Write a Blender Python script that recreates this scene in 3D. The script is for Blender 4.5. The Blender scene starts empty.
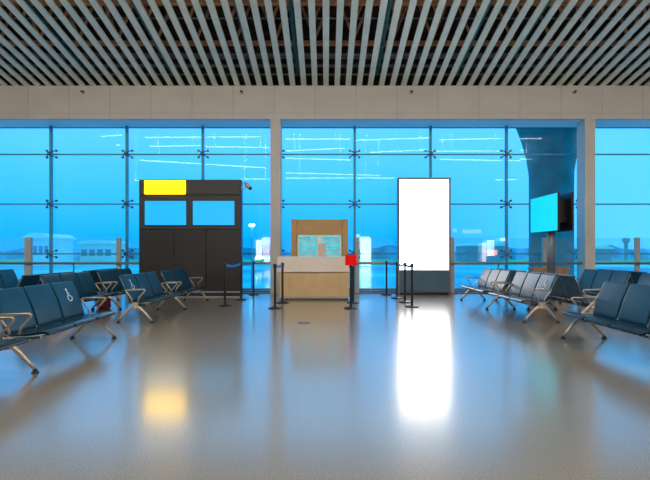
import bpy, bmesh, math, random
from mathutils import Vector, Matrix
random.seed(7)
S = bpy.context.scene
COL = S.collection
PI = math.pi
F = 440.0; H = 1.2; CX = 326.0; CY = 252.0
def X(px, D): return (px-CX)*D/F
def Z(py, D): return H-(py-CY)*D/F

# ------------------------------------------------------------------ materials
def mat(name, col, rough=0.5, metal=0.0, spec=0.5, coat=0.0, noise=0.0, nscale=20, emit=None, es=0.0, bump=0.0):
    m = bpy.data.materials.new(name); m.use_nodes = True
    nt = m.node_tree; b = nt.nodes['Principled BSDF']
    b.inputs['Roughness'].default_value = rough
    b.inputs['Metallic'].default_value = metal
    b.inputs['Specular IOR Level'].default_value = spec
    b.inputs['Coat Weight'].default_value = coat
    b.inputs['Base Color'].default_value = (*col, 1)
    tc = nt.nodes.new('ShaderNodeTexCoord')
    n = nt.nodes.new('ShaderNodeTexNoise'); n.inputs['Scale'].default_value = nscale; n.inputs['Detail'].default_value = 4
    nt.links.new(tc.outputs['Object'], n.inputs['Vector'])
    r = nt.nodes.new('ShaderNodeValToRGB')
    k = noise
    r.color_ramp.elements[0].position = .35; r.color_ramp.elements[1].position = .65
    r.color_ramp.elements[0].color = (*[c*(1-k) for c in col], 1)
    r.color_ramp.elements[1].color = (*[min(1, c*(1+k)) for c in col], 1)
    nt.links.new(n.outputs['Fac'], r.inputs['Fac'])
    nt.links.new(r.outputs['Color'], b.inputs['Base Color'])
    if bump:
        bp = nt.nodes.new('ShaderNodeBump'); bp.inputs['Strength'].default_value = bump; bp.inputs['Distance'].default_value = .002
        nt.links.new(n.outputs['Fac'], bp.inputs['Height']); nt.links.new(bp.outputs['Normal'], b.inputs['Normal'])
    if emit:
        b.inputs['Emission Color'].default_value = (*emit, 1); b.inputs['Emission Strength'].default_value = es
    return m

def glass_mat(name, tint, fac, rough=0.0):
    m = bpy.data.materials.new(name); m.use_nodes = True
    nt = m.node_tree; nt.nodes.clear()
    o = nt.nodes.new('ShaderNodeOutputMaterial'); mx = nt.nodes.new('ShaderNodeMixShader')
    t = nt.nodes.new('ShaderNodeBsdfTransparent'); g = nt.nodes.new('ShaderNodeBsdfGlossy')
    t.inputs[0].default_value = (*tint, 1); g.inputs['Roughness'].default_value = rough
    g.inputs['Color'].default_value = (1, 1, 1, 1)
    mx.inputs[0].default_value = fac
    nt.links.new(t.outputs[0], mx.inputs[1]); nt.links.new(g.outputs[0], mx.inputs[2]); nt.links.new(mx.outputs[0], o.inputs[0])
    return m

M = {}
M['slat'] = mat('slat_paint', (.72, .80, .70), .45, noise=.05, nscale=3)
M['deck'] = mat('roof_deck', (.05, .04, .03), .8, noise=.5, nscale=3)
M['truss'] = mat('truss_paint', (.55, .27, .13), .6, noise=.3, nscale=5)
M['pipe'] = mat('pipe_teal', (.04, .22, .25), .35, metal=.3, noise=.2)
M['duct'] = mat('duct_grey', (.20, .22, .22), .4, metal=.5, noise=.2)
M['panel'] = mat('aluminium_panel_warm_grey', (.475, .45, .42), .45, noise=.04, nscale=1.5)
M['soffit'] = mat('soffit_white', (.72, .80, .80), .5)
M['seam'] = mat('panel_seam', (.34, .31, .285), .6)
M['mull'] = mat('mullion_metal', (.03, .30, .50), .45, metal=.0, noise=.1)
M['steel'] = mat('steel', (.42, .43, .44), .3, metal=.9, noise=.1)
M['spider'] = mat('spider_steel', (.10, .12, .15), .35, metal=.6)
M['glass'] = glass_mat('facade_glass', (.46, .93, 1.0), .028)
M['balglass'] = glass_mat('balustrade_glass', (.76, .965, .965), .05)
M['post'] = mat('balustrade_post', (.38, .39, .385), .4, metal=.2, noise=.06)
M['rail'] = mat('handrail_bronze', (.34, .30, .20), .3, metal=.7, noise=.1)
M['black'] = mat('charcoal_board', (.016, .017, .018), .42, noise=.08, nscale=4)
M['black2'] = mat('charcoal_frame', (.028, .029, .031), .42, noise=.05)
M['stan'] = mat('stanchion_black', (.008, .008, .010), .35, noise=.1)
M['belt'] = mat('belt_blue', (.02, .25, .85), .6, noise=.1)
M['red'] = mat('red_sign', (.62, .0, .0), .5, noise=.03, spec=.2, emit=(.9,.0,.0), es=.15)
M['yellow'] = mat('yellow_lit_sign', (.9, .62, .0), .4, emit=(1.0, .56, .0), es=10)
M['screen'] = mat('cyan_screen', (.02, .1, .2), .25, emit=(.0, .46, .93), es=1.0)
M['screen2'] = mat('turquoise_screen', (.02, .2, .2), .25, emit=(.0, .68, .88), es=.92)
M['white_lit'] = mat('white_lit_panel', (.9, .9, .9), .3, emit=(.98, .98, 1.0), es=6)
M['boxmetal'] = mat('lightbox_frame', (.16, .17, .20), .35, metal=.6, noise=.08)
M['boxbase'] = mat('lightbox_blue_grey_base', (.05, .10, .15), .4, noise=.1, nscale=3)
M['white'] = mat('counter_white', (.66, .58, .52), .4, noise=.03)
M['tan'] = mat('counter_tan', (.52, .36, .19), .5, noise=.05, nscale=4)
M['tan2'] = mat('cabinet_tan', (.40, .245, .10), .5, noise=.06, nscale=4)
M['board'] = mat('notice_pale_pink', (.55, .44, .40), .5)
M['whitef'] = mat('white_frame', (.8, .8, .76), .35, noise=.02)
M['shelf'] = mat('shelf_pale', (.9, .97, .97), .3, noise=.1, nscale=8)
M['cabin'] = mat('cabinet_back_added_glow', (.15, .65, .72), .5, noise=.4, nscale=6, emit=(.1,.55,.62), es=.9)  # brightness of the bays put into this board as emission; no lamp inside
M['cabglass'] = glass_mat('cabinet_glass', (.85, .97, 1), .12)
M['led'] = mat('warm_led', (1, .8, .4), .5, emit=(1, .66, .22), es=5)
M['seat'] = mat('seat_navy_polyurethane', (.002, .048, .096), .36, noise=.12, nscale=6, spec=.32)
M['pan'] = mat('seat_pan_black_navy', (.004, .020, .034), .24, noise=.12, nscale=6, spec=.4)
M['trim'] = mat('seat_edge_metal', (.22, .27, .30), .3, metal=.8)
M['alu'] = mat('bench_aluminium', (.42, .36, .30), .36, metal=.6, noise=.06)
M['beam'] = mat('bench_beam', (.03, .04, .05), .4, metal=.3)
M['rubber'] = mat('rubber_foot', (.01, .01, .012), .7)
M['icon'] = mat('icon_white', (.75, .85, .9), .5, emit=(.8,.9,1), es=.0)
M['wood'] = mat('brown_cabinet', (.34, .20, .10), .4, noise=.25, nscale=5)
M['bag'] = mat('dark_red_bag', (.22, .02, .04), .6, noise=.2)
M['lamp'] = mat('strip_lamp', (1, 1, 1), .5, emit=(1, .90, .78), es=13)
M['wallw'] = mat('wall_warm', (.42, .37, .33), .6, noise=.05, nscale=1)
M['conc'] = mat('outdoor_column_grey_teal', (.012, .20, .20), .7, noise=.25, nscale=1.3)
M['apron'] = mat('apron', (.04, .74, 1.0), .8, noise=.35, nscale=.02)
M['grass'] = mat('grass_strip', (.04, .66, .30), .9, noise=.3, nscale=.05)
M['tree'] = mat('treeline', (.03, .48, .66), .9, noise=.4, nscale=.05)
M['bld'] = mat('distant_white', (.9, .95, .95), .7, noise=.05, nscale=.1)
M['blddk'] = mat('distant_blue', (.08, .42, .55), .7, noise=.1, nscale=.1)
M['flood'] = mat('flood_lamp', (1, 1, 1), .5, emit=(1, .9, .95), es=25)

def floor_mat():
    m = bpy.data.materials.new('terrazzo_floor'); m.use_nodes = True
    nt = m.node_tree; b = nt.nodes['Principled BSDF']
    tc = nt.nodes.new('ShaderNodeTexCoord')
    n1 = nt.nodes.new('ShaderNodeTexNoise'); n1.inputs['Scale'].default_value = 130; n1.inputs['Detail'].default_value = 3
    n2 = nt.nodes.new('ShaderNodeTexNoise'); n2.inputs['Scale'].default_value = .9; n2.inputs['Detail'].default_value = 3
    v = nt.nodes.new('ShaderNodeTexVoronoi'); v.inputs['Scale'].default_value = 75
    for q in (n1, n2, v): nt.links.new(tc.outputs['Object'], q.inputs['Vector'])
    r = nt.nodes.new('ShaderNodeValToRGB'); e = r.color_ramp.elements
    e[0].position = .36; e[0].color = (.10, .082, .058, 1); e[1].position = .62; e[1].color = (.31, .268, .205, 1)
    nt.links.new(n1.outputs['Fac'], r.inputs['Fac'])
    r2 = nt.nodes.new('ShaderNodeValToRGB'); e = r2.color_ramp.elements
    e[0].position = .3; e[0].color = (.9, .9, .9, 1); e[1].position = .7; e[1].color = (1, 1, 1, 1)
    nt.links.new(n2.outputs['Fac'], r2.inputs['Fac'])
    mx = nt.nodes.new('ShaderNodeMix'); mx.data_type = 'RGBA'; mx.blend_type = 'MULTIPLY'; mx.inputs[0].default_value = 1
    nt.links.new(r.outputs['Color'], mx.inputs[6]); nt.links.new(r2.outputs['Color'], mx.inputs[7])
    nt.links.new(mx.outputs[2], b.inputs['Base Color'])
    mr = nt.nodes.new('ShaderNodeMapRange'); mr.inputs['To Min'].default_value = .26; mr.inputs['To Max'].default_value = .34
    nt.links.new(n1.outputs['Fac'], mr.inputs['Value']); nt.links.new(mr.outputs['Result'], b.inputs['Roughness'])
    b.inputs['IOR'].default_value = 1.9
    b.inputs['Coat Weight'].default_value = 1; b.inputs['Coat Roughness'].default_value = .165; b.inputs['Coat IOR'].default_value = 1.75
    return m
M['floor'] = floor_mat()

# ------------------------------------------------------------------ mesh helpers
def box(bm, x0, x1, y0, y1, z0, z1, mi=0):
    vs = [bm.verts.new(p) for p in ((x0,y0,z0),(x1,y0,z0),(x1,y1,z0),(x0,y1,z0),(x0,y0,z1),(x1,y0,z1),(x1,y1,z1),(x0,y1,z1))]
    for f in ((0,3,2,1),(4,5,6,7),(0,1,5,4),(1,2,6,5),(2,3,7,6),(3,0,4,7)):
        fc = bm.faces.new([vs[i] for i in f]); fc.material_index = mi
def tube(bm, pts, r, n=10, squash=1.0, up=Vector((0,0,1))):
    pts = [Vector(p) for p in pts]
    rs = r if isinstance(r, (list, tuple)) else [r]*len(pts)
    rings = []
    for i, p in enumerate(pts):
        d = (pts[min(i+1, len(pts)-1)]-pts[max(i-1, 0)]).normalized()
        u = up if abs(d.dot(up)) < .95 else Vector((0,1,0))
        a = d.cross(u).normalized(); b = a.cross(d).normalized()
        rings.append([bm.verts.new(p+a*math.cos(2*PI*k/n)*rs[i]+b*math.sin(2*PI*k/n)*rs[i]*squash) for k in range(n)])
    for i in range(len(rings)-1):
        for k in range(n):
            f = bm.faces.new((rings[i][k], rings[i][(k+1)%n], rings[i+1][(k+1)%n], rings[i+1][k])); f.smooth = True
    bm.faces.new(rings[0][::-1]); bm.faces.new(rings[-1])
def lathe(bm, prof, c=(0,0,0), n=24):
    rings = []
    for (r, z) in prof:
        rings.append([bm.verts.new((c[0]+r*math.cos(2*PI*k/n), c[1]+r*math.sin(2*PI*k/n), c[2]+z)) for k in range(n)])
    for i in range(len(rings)-1):
        for k in range(n):
            f = bm.faces.new((rings[i][k], rings[i][(k+1)%n], rings[i+1][(k+1)%n], rings[i+1][k])); f.smooth = len(prof) > 5
    bm.faces.new(rings[0][::-1]); bm.faces.new(rings[-1])
def strip(bm, prof, y0, y1, th, crown=.0):
    """shell swept along y from an (x,z) centre line, thickness th, rounded ends"""
    n = len(prof); nor = []
    for i in range(n):
        a = Vector(prof[min(i+1, n-1)])-Vector(prof[max(i-1, 0)]); a.normalize(); nor.append(Vector((-a.y, a.x)))
    loop = []
    for i in range(n):
        t = th*(.45 if i in (0, n-1) else 1)
        loop.append(Vector(prof[i])+nor[i]*t/2)
    for i in reversed(range(n)):
        t = th*(.45 if i in (0, n-1) else 1)
        loop.append(Vector(prof[i])-nor[i]*t/2)
    c = sum(loop, Vector((0, 0)))/len(loop)
    ys = [(y0, .86), (y0+.012, .97), (y0+.03, 1), (y1-.03, 1), (y1-.012, .97), (y1, .86)]
    rings = []
    for y, s in ys:
        ring = []
        for i, p in enumerate(loop):
            j = i if i < n else 2*n-1-i
            q = Vector(prof[j]); q2 = q+(p-q)*s
            ring.append(bm.verts.new((q2.x, y, q2.y)))
        rings.append(ring)
    m = len(loop)
    for a in range(len(rings)-1):
        for k in range(m):
            f = bm.faces.new((rings[a][k], rings[a][(k+1)%m], rings[a+1][(k+1)%m], rings[a+1][k])); f.smooth = True
    for ring in (rings[0], rings[-1]):
        for i in range(n-1):
            bm.faces.new((ring[i], ring[i+1], ring[2*n-2-i], ring[2*n-1-i]))
def obj(name, bm, m, parent=None, loc=None):
    bmesh.ops.recalc_face_normals(bm, faces=bm.faces[:])
    me = bpy.data.meshes.new(name); bm.to_mesh(me); bm.free()
    for q in (m if isinstance(m, (list, tuple)) else [m]): me.materials.append(q)
    o = bpy.data.objects.new(name, me); COL.objects.link(o)
    if loc is not None: o.location = loc
    if parent: o.parent = parent
    return o
def bx(name, m, b, parent=None, bev=0, loc=None):
    bm = bmesh.new(); box(bm, *b)
    if bev: bmesh.ops.bevel(bm, geom=bm.edges[:], offset=bev, segments=2, affect='EDGES', profile=.5)
    return obj(name, bm, m, parent, loc)
def thing(name, label, cat, loc=(0,0,0), rz=0, group=None):
    o = bpy.data.objects.new(name, None); COL.objects.link(o); o.empty_display_size = .1
    o.location = loc; o.rotation_euler = (0, 0, rz); tag(o, label, cat, group); return o
def tag(o, label, cat, group=None):
    o['label'] = label; o['category'] = cat
    if group: o['group'] = group
    return o
def struct(o): o['kind'] = 'structure'; return o
def dup(root, loc, rz, label, group=None, name=None):
    r = root.copy(); COL.objects.link(r); r.location = loc; r.rotation_euler = (0, 0, rz); r['label'] = label
    if group: r['group'] = group
    for ch in list(root.children):
        c = ch.copy(); COL.objects.link(c); c.parent = r
        for g in list(ch.children):
            d = g.copy(); COL.objects.link(d); d.parent = c
    return r

# ------------------------------------------------------------------ the hall
XL, XR, YB = -15.0, 14.445, -10.0
YW = 13.2                     # window plane
YF = 12.45                    # bulkhead and column front
ZS = 4.963; ZT = 5.91
def zc(y): return ZT+.225*(YF-y)
struct(bx('floor', M['floor'], (XL, XR, YB, YW+.1, -.3, 0)))
struct(bx('wall_left', M['wallw'], (XL-.2, XL, YB, YW+.1, -.3, 13)))
struct(bx('wall_right', M['wallw'], (XR, XR+.2, YB, YW+.1, -.3, 13)))
wb = struct(bx('wall_back', M['wallw'], (XL-.2, XR+.2, YB-.2, YB, -.3, 13)))
# lit shop windows in the back wall (seen mirrored in the glass)
SH = [(-22, 1), ]
def shop(px0, px1, py0, py1, col, es, name='shop_window'):
    D = 2*12.75-YB
    m = mat('shop_light', col, .4, emit=col, es=es)
    bx(name, m, (X(px0, D), X(px1, D), YB, YB+.06, max(.05, Z(py1, D)), Z(py0, D)), wb)
shop(256, 262, 240, 258, (1, .75, .85), 9); shop(263, 272, 243, 256, (1, .45, .5), 7); shop(262, 271, 236.5, 243, (.75, .8, 1), 9); shop(255, 272, 256.5, 262, (1, .95, .85), 9)
shop(355, 361, 234, 266, (1, .75, .45), 9); shop(361, 371, 236, 266, (.95, .98, .9), 9)
shop(482, 486, 243, 262, (1, .6, .6), 7); shop(487, 494, 240, 256, (.8, .85, 1), 7); shop(488, 497, 250, 255, (1, .35, .25), 9); shop(500, 512, 238, 241, (1, .9, .9), 6)
shop(466, 485, 229, 233, (.95, .5, .9), 4.5); shop(456, 460, 228, 232, (.8, .6, 1), 4.5)
shop(205, 240, 238, 262, (.9, .9, 1), 2)

# roof deck, slats, trusses, pipes
bm = bmesh.new()
def slab(bm, x0, x1, y0, y1, dz0, dz1):
    vs = []
    for (x, y, dz) in ((x0,y0,dz0),(x1,y0,dz0),(x1,y1,dz0),(x0,y1,dz0),(x0,y0,dz1),(x1,y0,dz1),(x1,y1,dz1),(x0,y1,dz1)):
        vs.append(bm.verts.new((x, y, zc(y)+dz)))
    for f in ((0,3,2,1),(4,5,6,7),(0,1,5,4),(1,2,6,5),(2,3,7,6),(3,0,4,7)): bm.faces.new([vs[i] for i in f])
slab(bm, XL, XR, YB, YW+.1, 1.9, 2.1)
ceil = struct(obj('ceiling', bm, M['deck']))
bm = bmesh.new()
P = .3135
k0 = int((XL+.1)/P); k1 = int((XR-.1)/P)
for k in range(k0, k1+1):
    slab(bm, k*P-.074, k*P+.074, YB+.05, YF+.02, 0, .045)
obj('slat_screen', bm, M['slat'], ceil)
bm = bmesh.new()
for (y, dz, w) in ((10.1, .45, .05), (11.45, .45, .04), (8.6, .5, .09)):
    slab(bm, XL, XR, y-w, y+w, dz, dz+.09)
for y in (9.6, 10.35, 11.0, 8.3, 6.5, 4):
    n = 30
    for i in range(n):
        x0 = XL+(XR-XL)*i/n; x1 = XL+(XR-XL)*(i+1)/n; xm = (x0+x1)/2
        tube(bm, [(x0, y, zc(y)+.3), (xm, y, zc(y)+1.5)], .035, 6); tube(bm, [(xm, y, zc(y)+1.5), (x1, y, zc(y)+.3)], .035, 6)
        if i % 2 == 0: tube(bm, [(xm, y, zc(y)+1.5), (xm+.45, y-1.1, zc(y)+.5)], .035, 6)
obj('roof_truss', bm, M['truss'], ceil)
bm = bmesh.new()
for (y, dz, r) in ((11.6, .3, .045), (11.75, .32, .03), (12.3, .22, .03), (12.2, .4, .05), (10.4, .35, .02)):
    tube(bm, [(XL, y, zc(y)+dz), (XR, y, zc(y)+dz)], r, 8)
obj('cross_duct', bm, M['duct'], ceil)
for x in (-8.2, -6.58, -4.23, -1.98, -.78, 1.41, 3.60, 4.86, 7.05, 9.2):
    bm = bmesh.new()
    tube(bm, [(x, 2, zc(2)+.15), (x, 12.2, zc(12.2)+.15)], .05, 8)
    for j in range(12): tube(bm, [(x, 3+j*.8, zc(3+j*.8)+.15), (x, 3.08+j*.8, zc(3.08+j*.8)+.15)], .062, 8)
    obj('service_pipe', bm, M['pipe'], ceil)
# linear lamps hung under the slats, behind the viewer and over the seating
def lamp(x0, x1, y, z, tilt=0, w=.07):
    bm = bmesh.new()
    tube(bm, [(x0, y, z-tilt), (x1, y, z+tilt)], w, 8)
    for q in (.15, .85): tube(bm, [(x0+(x1-x0)*q, y, z), (x0+(x1-x0)*q, y, zc(y)+.02)], .008, 6)
    obj('strip_lamp', bm, M['lamp'], ceil)
DV = lambda y: 2*YW-y
for (px0, px1, py, y, tl) in ((90, 122, 136, -3, .05), (56, 120, 143, -5, -.16), (145, 260, 137, -6, .03), (150, 200, 146, -7.5, .02), (205, 270, 147, -4, -.03),
                           (284, 350, 139, -3, 0), (285, 345, 149.5, -5, .1), (356, 430, 139, -3, .08), (370, 430, 151, -6, .1), (140, 265, 164, -2.5, -.25), (285, 350, 159, -5, -.06), (285, 380, 174, -7, -.1),
                           (0, 160, 181, -8, .05), (440, 505, 139, -4, .05), (440, 520, 160, -6, -.05), (284, 395, 178, -8.5, 0), (520, 562, 138.5, -3, 0), (520, 562, 150, -5, 0), (520, 562, 159, -4.5, 0),
                           (496, 548, 179.5, -7, .03), (596, 650, 137, -3, 0), (596, 650, 149.5, -6, .02), (0, 40, 165, -5, -.1), (432, 500, 151, -7, 0), (240, 270, 179, -7, 0)):
    lamp(X(px0, DV(y)), X(px1, DV(y)), y, Z(py, DV(y)), tl, .03)

# bulkhead with seams and soffit
bh = struct(bx('trim_1', M['panel'], (XL, XR, YF, YF+.12, ZS, ZT)))
bm = bmesh.new()
x = X(274, YF)
for k in range(-12, 14):
    xx = x+k*1.16
    if XL < xx < XR: box(bm, xx-.007, xx+.007, YF-.004, YF+.01, ZS+.01, ZT-.01)
box(bm, XL, XR, YF-.004, YF+.01, ZS+.16, ZS+.168)
obj('panel_seam', bm, M['seam'], bh)
struct(bx('trim_2', M['soffit'], (XL, XR, YF+.12, YW+.1, ZS, ZS+.1)))
struct(bx('trim_3', M['deck'], (XL, XR, YW+.1, YW+.2, ZS, 9)))
# columns
for n_, cx in ((4, X(270.3, YF)), (5, X(585.2, YF))):
    c = struct(bx('trim_%d' % n_, M['panel'], (cx, cx+.29, YF+.002, YF+.42, 0, ZS), bev=.008))
# side jambs of the column clad in steel
# mullions with spider fittings, joints and glass bays
MX = [-1.41+2.265*k for k in range(-6, 8)]
ZH = [-.35+1.493*k for k in range(0, 5)]          # -.35 1.14 2.64 4.13
tn = 6
for i, mx in enumerate(MX):
    m_ = struct(bx('trim_%d' % tn, M['mull'], (mx-.036, mx+.036, YW-.10, YW-.03, 0, ZS))); tn += 1
    if abs(X(326, 1)-mx) > 11: continue
    for z in ZH[1:4]:
        bm = bmesh.new()
        for sx in (-1, 1):
            for sz in (-1, 1):
                tube(bm, [(mx, YW-.16, z), (mx+sx*.07, YW-.13, z+sz*.06), (mx+sx*.14, YW-.03, z+sz*.10)], [.024, .015, .013], 8)
                tube(bm, [(mx+sx*.14, YW-.06, z+sz*.10), (mx+sx*.14, YW-.015, z+sz*.10)], .035, 10)
        lathe(bm, [(.045, 0), (.045, .06)], (mx, YW-.17, z-.03), 10)
        obj('spider_fitting', bm, M['spider'], m_)
for i in range(len(MX)-1):
    a, b = MX[i]+.012, MX[i+1]-.012
    bm = bmesh.new(); zz = [0.005]+[z for z in ZH if z > 0 and z < ZS]+[ZS]
    for j in range(len(zz)-1): box(bm, a, b, YW, YW+.02, zz[j]+.008, zz[j+1]-.008)
    w = struct(obj('window_%d' % (i+1), bm, M['glass']))
    bm = bmesh.new()
    for z in zz[1:-1]: box(bm, a, b, YW-.012, YW+.03, z-.02, z+.02)
    obj('glazing_joint', bm, M['mull'], w)
struct(bx('baseboard_window', M['duct'], (XL, XR, YW-.18, YW+.1, 0, .06)))

# ------------------------------------------------------------------ balustrade
YR = 12.72
bal_px = [-66, 28.5, 119, 210, 273, 357, 452, 544.5, 637, 730]
bal = thing('balustrade', 'glass balustrade with bronze handrail and flat grey posts along the window wall', 'balustrade', (0, YR, 0))
for p in bal_px:
    xx = X(p, YR); w_ = .095 if p in (28.5,) else .062
    bm = bmesh.new(); box(bm, xx-w_, xx+w_, -.05, .05, 0, Z(237.5, YR))
    bmesh.ops.bevel(bm, geom=bm.edges[:], offset=.008, segments=1, affect='EDGES')
    o = obj('post', bm, M['post'], bal)
bxs = [X(p, YR) for p in bal_px]
for i in range(len(bxs)-1):
    bx('glass_pane', M['balglass'], (bxs[i]+.1, bxs[i+1]-.1, .03, .045, .1, Z(238, YR)), bal)
bm = bmesh.new(); tube(bm, [(XL+.1, -.09, Z(263.2, YR)), (XR-.1, -.09, Z(263.2, YR))], .036, 10)
obj('handrail', bm, M['rail'], bal)
for i in range(len(bxs)-1):
    xm = (bxs[i]+bxs[i+1])/2
    bm = bmesh.new(); tube(bm, [(xm, -.06, Z(263.5, YR)), (xm, 0, Z(266, YR)), (xm, .0, .05)], .018, 8)
    obj('baluster', bm, M['boxmetal'], bal)
bx('base_rail', M['boxmetal'], (XL+.1, XR-.1, -.03, .03, Z(290, YR), Z(288.4, YR)), bal)
bx('floor_channel', M['boxmetal'], (XL+.1, XR-.1, -.06, .06, 0, .03), bal)

# ------------------------------------------------------------------ information wall (dark board)
DB = 11.73
bd = thing('information_wall', 'large charcoal display wall with yellow sign and two blue screens', 'display wall', (X(189.5, DB), DB, 0))
ox = X(189.5, DB)
def bxl(name, m, px0, px1, py0, py1, d0, d1, par, o_x, D, bev=0):
    return bx(name, m, (X(px0, D)-o_x, X(px1, D)-o_x, d0, d1, max(0, Z(py1, D)), Z(py0, D)), par, bev)
bxl('body', M['black'], 138.6, 240.6, 179.4, 300, .03, .30, bd, ox, DB, .006)
bxl('header_panel', M['black2'], 139, 240, 180, 194.6, 0, .03, bd, ox, DB, .004)
bxl('screen_panel', M['black2'], 139, 240, 195.8, 229, 0, .03, bd, ox, DB, .004)
for a, b in ((139, 173.6), (174.2, 206), (206.6, 240)):
    bxl('lower_panel', M['black'], a, b, 229.8, 291.2, 0, .03, bd, ox, DB, .004)
bxl('yellow_sign', M['yellow'], 144.8, 185.5, 180.8, 194, -.03, 0, bd, ox, DB, .006)
for a, b in ((145, 186.3), (193, 234.5)):
    s = bxl('screen_frame', M['stan'], a-.8, b+.8, 200, 226, -.012, .0, bd, ox, DB)
    bxl('screen', M['screen'], a, b, 201, 225, -.018, -.012, s, ox, DB)
bxl('skirting', M['stan'], 139, 240, 292.4, 300, -.02, .03, bd, ox, DB)
bxl('skirting_strip', M['steel'], 139, 240.5, 291.4, 292.5, -.03, .0, bd, ox, DB)
bxl('skirting_strip', M['steel'], 139, 241, 296.2, 297, -.05, -.02, bd, ox, DB)
# cctv
cc = thing('security_camera', 'small grey security camera bracketed to the side of the dark display wall', 'camera', (X(240.6, DB), DB+.1, Z(188, DB)))
bm = bmesh.new(); box(bm, 0, .012, -.05, .05, -.06, .06); obj('mounting_plate', bm, M['post'], cc)
bm = bmesh.new(); tube(bm, [(.01, 0, 0), (.09, -.02, -.02), (.15, -.03, .07)], .016, 8); obj('bracket', bm, M['post'], cc)
bm = bmesh.new(); tube(bm, [(.10, .02, .15), (.14, -.02, .11), (.26, -.12, -.01)], [.04, .055, .055], 12); obj('camera_housing', bm, M['post'], cc)
bm = bmesh.new(); tube(bm, [(.262, -.121, -.012), (.272, -.131, -.022)], .042, 12); obj('lens', bm, M['stan'], cc)

# ------------------------------------------------------------------ light box
DL = 12.28
lb = thing('advertising_light_box', 'tall free-standing light box with a blank glowing white panel', 'light box', (X(424, DL), DL, 0)); ox = X(424, DL)
bxl('housing', M['boxmetal'], 398, 450, 178, 296, .02, .22, lb, ox, DL, .006)
for a, b, c, d in ((397.6, 399.6, 177.6, 296), (448.6, 450.6, 177.6, 296), (399.6, 448.6, 177.6, 179.6)):
    bxl('frame', M['boxmetal'], a, b, c, d, -.02, .02, lb, ox, DL, .003)
bxl('glowing_panel', M['white_lit'], 399.6, 448.6, 179.6, 269.8, -.005, .02, lb, ox, DL)
bxl('base_panel', M['boxbase'], 399.6, 448.6, 270, 292, -.01, .02, lb, ox, DL)
bxl('plinth', M['stan'], 399, 450, 292.5, 296, -.015, .02, lb, ox, DL)

# ------------------------------------------------------------------ counter
DC = 11.0
ct = thing('service_counter', 'tan service counter with a pale top band and warm light along its foot', 'counter', (X(313.5, DC), DC, 0)); ox = X(313.5, DC)
bxl('counter_top', M['white'], 277.3, 350, 256.6, 272, -.03, .62, ct, ox, DC, .008)
bxl('side_panel', M['tan'], 279.5, 289, 272.2, 297, .0, .6, ct, ox, DC, .004)
bxl('side_panel', M['tan'], 342, 349, 272.2, 297, .0, .6, ct, ox, DC, .004)
bxl('front_panel', M['tan'], 289, 342, 272.2, 296, .012, .6, ct, ox, DC)
bxl('bottom_rail', M['seam'], 279.5, 349, 296, 298.2, -.005, .6, ct, ox, DC)
bxl('kick_board', M['tan'], 284, 346, 297.4, 301, .1, .55, ct, ox, DC)
bxl('foot_light', M['led'], 290, 344, 297.4, 298.0, .03, .07, ct, ox, DC)
# cabinet behind
DK = 11.95
cb = thing('back_cabinet', 'tall tan cabinet with two glazed shelf bays behind the counter', 'cabinet', (X(319.5, DK), DK, 0)); ox = X(319.5, DK)
bxl('carcass', M['tan2'], 291.5, 347.5, 219.4, 300, .22, .34, cb, ox, DK)
bxl('pilaster', M['tan2'], 291, 296.7, 219, 300, -.0, .22, cb, ox, DK, .005)
bxl('pilaster', M['tan2'], 342.3, 348, 219, 300, -.0, .22, cb, ox, DK, .005)
bxl('top_panel', M['tan2'], 296.9, 342.1, 219.4, 234.8, .012, .22, cb, ox, DK, .003)
bxl('lower_panel', M['tan2'], 296.9, 342.1, 262, 300, .012, .22, cb, ox, DK)
for a, b in ((297.5, 318.2), (320.8, 341.5)):
    bm = bmesh.new()
    for q in ((a, a+1.1, 235.2, 262), (b-1.1, b, 235.2, 262), (a, b, 235, 236.2), (a, b, 261, 262)):
        box(bm, X(q[0], DK)-ox, X(q[1], DK)-ox, .02, .06, Z(q[3], DK), Z(q[2], DK))
    wf = obj('window_frame', bm, M['whitef'], cb)
    bxl('glass_pane', M['cabglass'], a+1.1, b-1.1, 236.2, 261, .035, .041, wf, ox, DK)
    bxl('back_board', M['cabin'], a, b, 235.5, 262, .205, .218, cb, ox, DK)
    for s in range(6):
        yy = 239.5+s*3.6
        bxl('shelf', M['shelf'], a+.5, b-.5, yy, yy+1.1, .05, .2, cb, ox, DK)
bxl('centre_post', M['whitef'], 318.3, 320.7, 235, 262, .03, .2, cb, ox, DK)
sh_ = thing('notice_holder', 'pale upright notice holder standing on the counter', 'notice holder', (X(322, 11.2), 11.2, Z(256.6, DC)))
bx('foot', M['steel'], (-.09, .09, -.05, .05, 0, .012), sh_)
bx('board', M['board'], (-.1, .1, -.012, .012, .012, .33), sh_, .006)
# green-ish screen strip? low brown cabinet near the window
wc = thing('low_cabinet', 'low brown wooden cabinet in front of the balustrade beside the grey column', 'cabinet', (X(551, 12.3), 12.3, 0))
bx('body', M['wood'], (-.5, .5, 0, .3, .04, Z(269, 12.3)), wc, .01)
bx('top', M['wood'], (-.52, .52, -.02, .31, Z(269, 12.3), Z(267.6, 12.3)), wc, .008)
bx('plinth', M['stan'], (-.46, .46, .03, .27, 0, .04), wc)
bx('door', M['wood'], (-.48, -.01, -.015, 0, .07, .68), wc, .004); bx('door', M['wood'], (.01, .48, -.015, 0, .07, .68), wc, .004)

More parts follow.
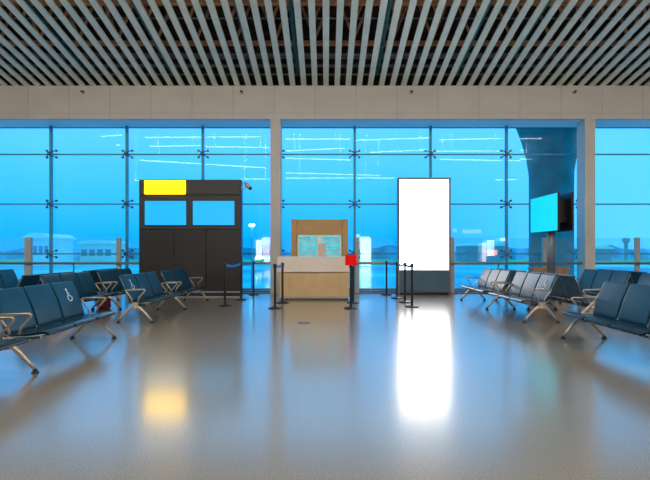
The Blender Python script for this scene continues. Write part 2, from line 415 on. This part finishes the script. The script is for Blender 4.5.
# ------------------------------------------------------------------ stanchions
def stanchion(px, by, label, nxt=None, col='belt'):
    D = 528.0/(by-252); x = X(px, D)
    t = thing('stanchion', label, 'barrier post', (x, D, 0), 0, 'belt barrier posts')
    bm = bmesh.new(); lathe(bm, [(.145, 0), (.148, .008), (.142, .02), (.09, .032), (.03, .045), (.028, .05)]); obj('base', bm, M['stan'], t)
    bm = bmesh.new(); lathe(bm, [(.026, .045), (.026, .86)], n=16); obj('post', bm, M['stan'], t)
    bm = bmesh.new(); lathe(bm, [(.026, .86), (.036, .865), (.038, .87), (.038, .935), (.034, .945), (.01, .95)], n=16); obj('belt_head', bm, M['stan'], t)
    if nxt:
        D2 = 528.0/(nxt[1]-252); v = Vector((X(nxt[0], D2)-x, D2-D, 0)); L = v.length; d = v/L; nn = Vector((-d.y, d.x, 0))*.0015
        bm = bmesh.new(); n = 10; rows = []
        for i in range(n+1):
            s = .036+(L-.072)*i/n; sag = -.03*math.sin(PI*i/n)
            p = d*s
            rows.append([bm.verts.new(p+nn+Vector((0,0,.875+sag))), bm.verts.new(p+nn+Vector((0,0,.928+sag))), bm.verts.new(p-nn+Vector((0,0,.928+sag))), bm.verts.new(p-nn+Vector((0,0,.875+sag)))])
        for i in range(n):
            for k in range(4): bm.faces.new((rows[i][k], rows[i][(k+1)%4], rows[i+1][(k+1)%4], rows[i+1][k]))
        bm.faces.new(rows[0]); bm.faces.new(rows[-1])
        obj('belt', bm, M['belt'], t)
    return t
stanchion(225, 306, 'black belt post nearest the viewer, in front of the dark display wall', (241, 300))
stanchion(241, 300, 'black belt post at the right edge of the dark display wall', (253.5, 295))
stanchion(253.5, 295, 'black belt post by the window, between display wall and grey column')
stanchion(275, 308.5, 'black belt post at the left front of the service counter', (282.5, 303))
stanchion(282.5, 303, 'black belt post close before the left end of the counter, behind a nearer post')
fs = stanchion(350.8, 308.5, 'black belt post topped with a red sign at the right of the counter', (353, 303))
stanchion(353, 303, 'black belt post hidden close behind the one with the red sign')
stanchion(386.5, 295, 'black belt post by the window, just left of the white light box', (397, 298.5))
stanchion(397, 298.5, 'black belt post at the left edge of the white light box', (405, 302.5))
stanchion(405, 302.5, 'black belt post in front of the light box, third from the window', (412, 307))
stanchion(412, 307, 'black belt post in front of the light box, nearest the viewer')
sg = bx('sign_plate', M['red'], (-.122, .122, -.045, -.03, .915, 1.145), fs, .004)
bx('sign_bracket', M['stan'], (-.02, .02, -.03, -.0, .93, 1.0), fs)

# ------------------------------------------------------------------ pole display
DP = 11.6
pd = thing('pole_display', 'two back-to-back screens on a dark pole, turquoise picture facing the aisle', 'display', (5.93, DP, 0))
bm = bmesh.new(); lathe(bm, [(.28, 0), (.28, .015), (.1, .03), (.09, .04)], n=28); obj('base', bm, M['stan'], pd)
bm = bmesh.new(); tube(bm, [(0, 0, .03), (0, 0, 2.3)], .095, 20); obj('pole', bm, M['boxmetal'], pd)
s = bx('screen_case', M['stan'], (-.20, -.145, -.72, .72, 1.725, 2.685), pd, .008)
bx('screen', M['screen2'], (-.206, -.2, -.705, .705, 1.74, 2.67), s)
s = bx('screen_case', M['stan'], (.145, .20, -.72, .72, 1.725, 2.685), pd, .008)
bx('screen', M['screen2'], (.2, .206, -.705, .705, 1.74, 2.67), s)
bx('mounting_bracket', M['stan'], (-.145, .145, -.25, .25, 1.95, 2.02), pd); bx('mounting_bracket', M['stan'], (-.145, .145, -.25, .25, 2.4, 2.47), pd)
bx('mounting_bracket', M['stan'], (-.145, .145, -.5, -.44, 1.95, 2.5), pd)

# ------------------------------------------------------------------ beam benches
BACK = [(-.115, .345), (-.125, .39), (-.150, .48), (-.180, .57), (-.212, .65), (-.245, .72), (-.275, .78), (-.288, .80)]
PAN = [(-.145, .350), (-.11, .337), (-.04, .333), (.06, .341), (.16, .357), (.24, .367), (.29, .363), (.32, .347)]
def seat_y(i): return .03+.52*i if i < 3 else 1.89+.52*(i-3)
def smooth_prof(p, n=3):
    out = []
    for i in range(len(p)-1):
        for k in range(n):
            t = k/n; out.append((p[i][0]*(1-t)+p[i+1][0]*t, p[i][1]*(1-t)+p[i+1][1]*t))
    out.append(p[-1]); return out
def icon_bm(y0, flip):
    bm = bmesh.new()
    # drawn in (u,v) on the back's face; u along the bench, v up the slope
    def P3(u, v):
        t = .645+(v-.645)*.68; u *= .72; f = -.165-(t-.52)*.375; return Vector((f+.026, y0+.26+(u if not flip else -u), t))
    def ribbon(pts, w):
        rows = []
        for i, p in enumerate(pts):
            a = Vector(pts[min(i+1, len(pts)-1)])-Vector(pts[max(i-1, 0)]); a.normalize(); n = Vector((-a.y, a.x))*w/2
            p = Vector(p); q = [P3(*(p+n)), P3(*(p-n))]
            rows.append([bm.verts.new(q[0]), bm.verts.new(q[1]), bm.verts.new(q[1]-Vector((.004,0,.0))), bm.verts.new(q[0]-Vector((.004,0,0)))])
        for i in range(len(rows)-1):
            for k in range(4): bm.faces.new((rows[i][k], rows[i][(k+1)%4], rows[i+1][(k+1)%4], rows[i+1][k]))
        bm.faces.new(rows[0]); bm.faces.new(rows[-1][::-1])
    ribbon([(-.03+.018*math.cos(a*PI/5), .735+.018*math.sin(a*PI/5)) for a in range(11)], .014)
    ribbon([(-.028, .71), (-.02, .66), (-.012, .615), (.045, .61), (.07, .56), (.09, .565)], .018)
    ribbon([(-.02, .665), (.03, .66)], .014)
    ribbon([(.0+.062*math.cos(a), .578+.062*math.sin(a)) for a in [math.radians(130+d*16) for d in range(14)]], .014)
    return bm
def make_bench(label, loc, rz, icon=None):
    t = thing('beam_bench', label, 'bench', loc, rz, 'airport waiting benches')
    bm = bmesh.new(); box(bm, -.035, .035, .0, 3.46, .255, .305); bmesh.ops.bevel(bm, geom=bm.edges[:], offset=.006, segments=2, affect='EDGES'); obj('beam', bm, M['beam'], t)
    bp, pp = smooth_prof(BACK, 2), smooth_prof(PAN, 2)
    for i in range(6):
        y = seat_y(i)
        bm = bmesh.new(); strip(bm, bp, y+.008, y+.495, .036); b = obj('backrest', bm, M['seat'], t)
        bm = bmesh.new(); strip(bm, pp, y+.005, y+.50, .034); obj('seat', bm, M['pan'], t)
        for yy in (y+.0, y+.503):
            bm = bmesh.new(); tube(bm, [(-.28, yy, .78), (-.205, yy, .62), (-.14, yy, .42), (-.12, yy, .35), (-.06, yy, .325), (.1, yy, .33), (.28, yy, .35)], .007, 6)
            obj('side_trim', bm, M['trim'], t)
        bm = bmesh.new()
        box(bm, -.04, .04, y+.10, y+.41, .30, .325)
        for yy in (y+.12, y+.36):
            box(bm, -.10, .16, yy, yy+.035, .285, .325)
            box(bm, -.05, .05, yy-.01, yy+.045, .27, .31)
        obj('bracket', bm, M['trim'], t)
        if icon == i: obj('wheelchair_symbol', icon_bm(y, rz > 1), M['icon'], b)
    for y in (.0, 1.73, 3.46):
        bm = bmesh.new()
        lathe(bm, [(.02, 0), (.042, .012), (.046, .03), (.038, .05), (.036, .1)], (0, y, .235), 14)
        box(bm, -.05, .05, y-.03, y+.03, .26, .35)
        for s_ in (-1, 1):
            tube(bm, [(0, y, .275), (s_*.07, y, .262), (s_*.15, y, .19), (s_*.22, y, .11), (s_*.285, y, .04)], [.034, .032, .026, .022, .017], 10, .9)
        lg = obj('leg', bm, M['alu'], t)
        for s_ in (-1, 1):
            bm = bmesh.new(); lathe(bm, [(.034, 0), (.034, .012), (.022, .022), (.018, .042)], (s_*.285, y, 0), 14); obj('foot', bm, M['rubber'], lg)
    for y in (.0, 1.60, 1.86, 3.46):
        bm = bmesh.new()
        tube(bm, [(-.05, y, .36), (-.07, y, .42), (-.15, y, .53), (-.16, y, .548), (-.14, y, .556), (0, y, .56), (.14, y, .566), (.165, y, .558), (.16, y, .54), (.06, y, .43), (.045, y, .36)], .0125, 8, 1.0, Vector((0,1,0)))
        tube(bm, [(-.15, y, .566), (.15, y, .574)], .016, 8, .5)
        obj('armrest', bm, M['alu'], t)
    return t
cL1, cR1 = -3.215, 3.64
base_tag = dict()
make_bench('navy bench at the left front, wheelchair symbol on its far end seat', (cL1+.1, 2.62, 0), .029, 5)
make_bench('navy bench in front of the dark display wall, wheelchair symbol on its near seat', (cL1, 7.42, 0), 0, 0)
make_bench('navy bench right of the aisle, pale shine on backs, wheelchair symbol on nearest seat', (cR1, 10.90, 0), PI, 5)
plain = make_bench('navy bench at the right front edge, its far end seat nearest the aisle', (cR1-.08, 6.08, 0), PI)
dup(plain, (-4.565, 7.42, 0), 0, 'dark navy bench in the second row from the aisle on the left, facing right')
dup(plain, (-5.435, 10.90, 0), PI, 'dark navy bench on the left, back-to-back behind the second row, facing left')
dup(plain, (-7.0, 6.80, 0), 0, 'blue bench at the far left edge by the window, only its end seat in view')
dup(plain, (4.49, 7.42, 0), 0, 'navy bench back-to-back with the pale-shining bench on the right, turned from aisle')
dup(plain, (5.765, 10.30, 0), PI, 'navy bench on the far right before the grey column, facing the aisle')
dup(plain, (6.64, 6.84, 0), 0, 'navy bench at the far right, back-to-back behind the bench by the grey column')

# dark red bag under the second row
bg = thing('travel_bag', 'small dark red bag on the floor under the second-row bench at left', 'bag', (-4.72, 9.35, 0))
bx('body', M['bag'], (-.12, .12, -.1, .1, 0, .22), bg, .04)
bm = bmesh.new(); tube(bm, [(-.06, 0, .21), (-.05, 0, .245), (.05, 0, .245), (.06, 0, .21)], .008, 6); obj('handle', bm, M['stan'], bg)

# floor socket
bm = bmesh.new(); lathe(bm, [(.105, 0), (.105, .004), (.095, .006), (.09, .004)], n=28)
fx = tag(obj('floor_socket', bm, M['boxmetal'], None, (X(304, 7.44), 7.44, 0)), 'round metal floor socket cover in front of the counter', 'floor socket')
# small fittings on the bulkhead
for px, lb_ in ((83.5, 'small dark nozzle on the beam, above the left end benches'), (242, 'small dark nozzle on the beam, above the security camera'), (411.5, 'small dark nozzle on the beam, above the light box'), (574.5, 'small dark nozzle on the beam, above the pole screens')):
    t = thing('sprinkler', lb_, 'sprinkler', (X(px, YF), YF, Z(92, YF)), 0, 'nozzles on the beam')
    bm = bmesh.new(); tube(bm, [(0, 0, 0), (0, -.02, 0)], .05, 12); obj('flange', bm, M['seam'], t)
    bm = bmesh.new(); tube(bm, [(0, -.02, 0), (0, -.08, -.01), (-.03, -.11, -.015)], .025, 8); obj('nozzle', bm, M['stan'], t)

# ------------------------------------------------------------------ outside
GZ = -6.0
struct(bx('ground', M['apron'], (-900, 900, YW+.3, 900, GZ-.5, GZ)))
bm = bmesh.new(); box(bm, -700, 700, 290, 425, GZ, GZ+.03); struct(obj('ground_grass', bm, M['grass']))
# flared column
oc = thing('outdoor_column', 'huge round flared teal column standing outside the window at right', 'column', (X(551, 20), 20, GZ))
pr = []
for k in range(24):
    z = k*.72; zz = z+GZ; r = .92+max(0, zz-4.6)**1.6*.135; pr.append((min(r, 3.2), z))
bm = bmesh.new(); lathe(bm, pr[:22], n=40); obj('shaft', bm, M['conc'], oc)
bm = bmesh.new(); lathe(bm, [(1.15, 0), (1.15, .5), (1.0, .6)], n=40); obj('plinth', bm, M['conc'], oc)
# treeline
bm = bmesh.new(); n = 160; rows = []
for i in range(n+1):
    x = -520+1040*i/n; h = 10.5+2.2*math.sin(i*.37)+1.4*math.sin(i*1.13+1)+random.uniform(-1, 1)
    rows.append([bm.verts.new((x, 420, GZ)), bm.verts.new((x, 425, GZ+h*.7)), bm.verts.new((x, 432, GZ+h)), bm.verts.new((x, 445, GZ))])
for i in range(n):
    for k in range(4): bm.faces.new((rows[i][k], rows[i+1][k], rows[i+1][(k+1)%4], rows[i][(k+1)%4]))
bm.faces.new(rows[0]); bm.faces.new(rows[-1])
o = tag(obj('treeline', bm, M['tree']), 'long dark blue-green line of trees beyond the airfield', 'trees'); o['kind'] = 'stuff'
# control tower
tw = thing('control_tower', 'small distant airport control tower rising over the trees at right', 'tower', (X(626, 400), 400, GZ))
bm = bmesh.new(); lathe(bm, [(1.6, 0), (1.5, 14), (1.6, 15)], n=14); obj('shaft', bm, M['blddk'], tw)
bm = bmesh.new(); lathe(bm, [(1.6, 15), (3.0, 17), (3.3, 19), (2.6, 19.6), (.3, 20.3)], n=14); obj('cab', bm, M['blddk'], tw)
# distant buildings
def distant(name, label, px0, px1, py0, D, m, roof=None):
    t = thing(name, label, 'building', (X((px0+px1)/2, D), D, GZ)); w = X(px1, D)-X(px0, D); h = Z(py0, D)-GZ
    bx('wall', m, (-w/2, w/2, 0, 25, 0, h*.86), t)
    bm = bmesh.new(); nn = 12; rows = []
    for i in range(nn+1):
        a = i/nn; x = -w/2-1+(w+2)*a; z = h*.86+h*.14*math.sin(PI*a)**.6+.3
        rows.append([bm.verts.new((x, -2, h*.84)), bm.verts.new((x, -2, z)), bm.verts.new((x, 26, z)), bm.verts.new((x, 26, h*.84))])
    for i in range(nn):
        for k in range(4): bm.faces.new((rows[i][k], rows[i+1][k], rows[i+1][(k+1)%4], rows[i][(k+1)%4]))
    bm.faces.new(rows[0]); bm.faces.new(rows[-1]); obj('roof', bm, M['bld'], t)
    for j in range(4):
        xx = -w/2+w*(j+.5)/4; bx('window_band', M['blddk'], (xx-w*.09, xx+w*.09, -.1, .05, h*.3, h*.6), t)
distant('terminal_building', 'distant white curved-roof building beyond the window at far left', 27, 49, 233.5, 260, M['bld'])
distant('terminal_building', 'distant white hangar seen beyond the window left of the dark wall', 80, 112, 240.5, 300, M['bld'])
distant('terminal_building', 'low blue-grey distant building, beyond the windows at the right of the light box', 466, 504, 243, 330, M['blddk'])
distant('terminal_building', 'low distant building seen over the handrail at the far right', 588, 612, 246.5, 350, M['blddk'])
# floodlight mast
fm = thing('floodlight_mast', 'tall floodlight mast with a glowing lamp outside, right of the display wall', 'floodlight', (X(252, 60), 60, GZ))
bm = bmesh.new(); tube(bm, [(0, 0, 0), (0, 0, 10.6)], [.16, .08], 10); obj('mast', bm, M['blddk'], fm)
bm = bmesh.new(); box(bm, -.3, .3, -.08, .08, 10.55, 10.68); obj('crossbar', bm, M['blddk'], fm)
for sx in (-.2, .2):
    bm = bmesh.new(); lathe(bm, [(.05, 0), (.16, .06), (.2, .18), (.16, .3), (.05, .36)], (sx, -.12, 10.68), 12); obj('lamp_head', bm, M['flood'], fm)

# ------------------------------------------------------------------ light
w = bpy.data.worlds.new('World'); S.world = w; w.use_nodes = True
nt = w.node_tree; nt.nodes.clear()
out = nt.nodes.new('ShaderNodeOutputWorld'); bg_ = nt.nodes.new('ShaderNodeBackground')
tc = nt.nodes.new('ShaderNodeTexCoord'); sp = nt.nodes.new('ShaderNodeSeparateXYZ')
nt.links.new(tc.outputs['Generated'], sp.inputs[0])
rp = nt.nodes.new('ShaderNodeValToRGB'); e = rp.color_ramp.elements
e[0].position = 0; e[0].color = (.01, .60, 1.5, 1)
e[1].position = .035; e[1].color = (.005, .56, 1.5, 1)
x_ = e.new(.13); x_.color = (.20, .70, 1.5, 1)
x_ = e.new(.28); x_.color = (.66, .84, 1.5, 1)
x_ = e.new(.6); x_.color = (.6, .8, 1.4, 1)
nt.links.new(sp.outputs['Z'], rp.inputs['Fac'])
# paler towards the right-hand part of the sky
mr = nt.nodes.new('ShaderNodeMapRange'); mr.inputs['From Min'].default_value = .15; mr.inputs['From Max'].default_value = .6
nt.links.new(sp.outputs['X'], mr.inputs['Value'])
mxc = nt.nodes.new('ShaderNodeMix'); mxc.data_type = 'RGBA'; mxc.inputs[7].default_value = (.55, .84, 1.5, 1)
nt.links.new(mr.outputs['Result'], mxc.inputs[0]); nt.links.new(rp.outputs['Color'], mxc.inputs[6])
nt.links.new(mxc.outputs[2], bg_.inputs['Color']); bg_.inputs['Strength'].default_value = 1.05
nt.links.new(bg_.outputs[0], out.inputs[0])

def area(name, loc, rot, size, sy, power, col):
    l = bpy.data.lights.new(name, 'AREA'); l.shape = 'RECTANGLE'; l.size = size; l.size_y = sy; l.energy = power; l.color = col
    o = bpy.data.objects.new(name, l); COL.objects.link(o); o.location = loc; o.rotation_euler = rot; return o
area('ceiling_light', (0, 4.0, 7.72), (0, 0, 0), 28, .5, 900, (1, .94, .84))
area('ceiling_light', (0, 1.0, 8.42), (math.radians(0), 0, 0), 28, .5, 900, (1, .94, .84))

cam = bpy.data.cameras.new('Camera'); co = bpy.data.objects.new('Camera', cam); COL.objects.link(co)
co.location = (0, 0, H); co.rotation_euler = (PI/2, 0, 0)
cam.sensor_width = 36; cam.lens = 36*F/650; cam.shift_x = -(CX-325)/650; cam.shift_y = (CY-240)/650; cam.clip_end = 2000
S.camera = co
S.view_settings.view_transform = 'Standard'; S.view_settings.look = 'None'; S.view_settings.gamma = 1; S.view_settings.exposure = 0
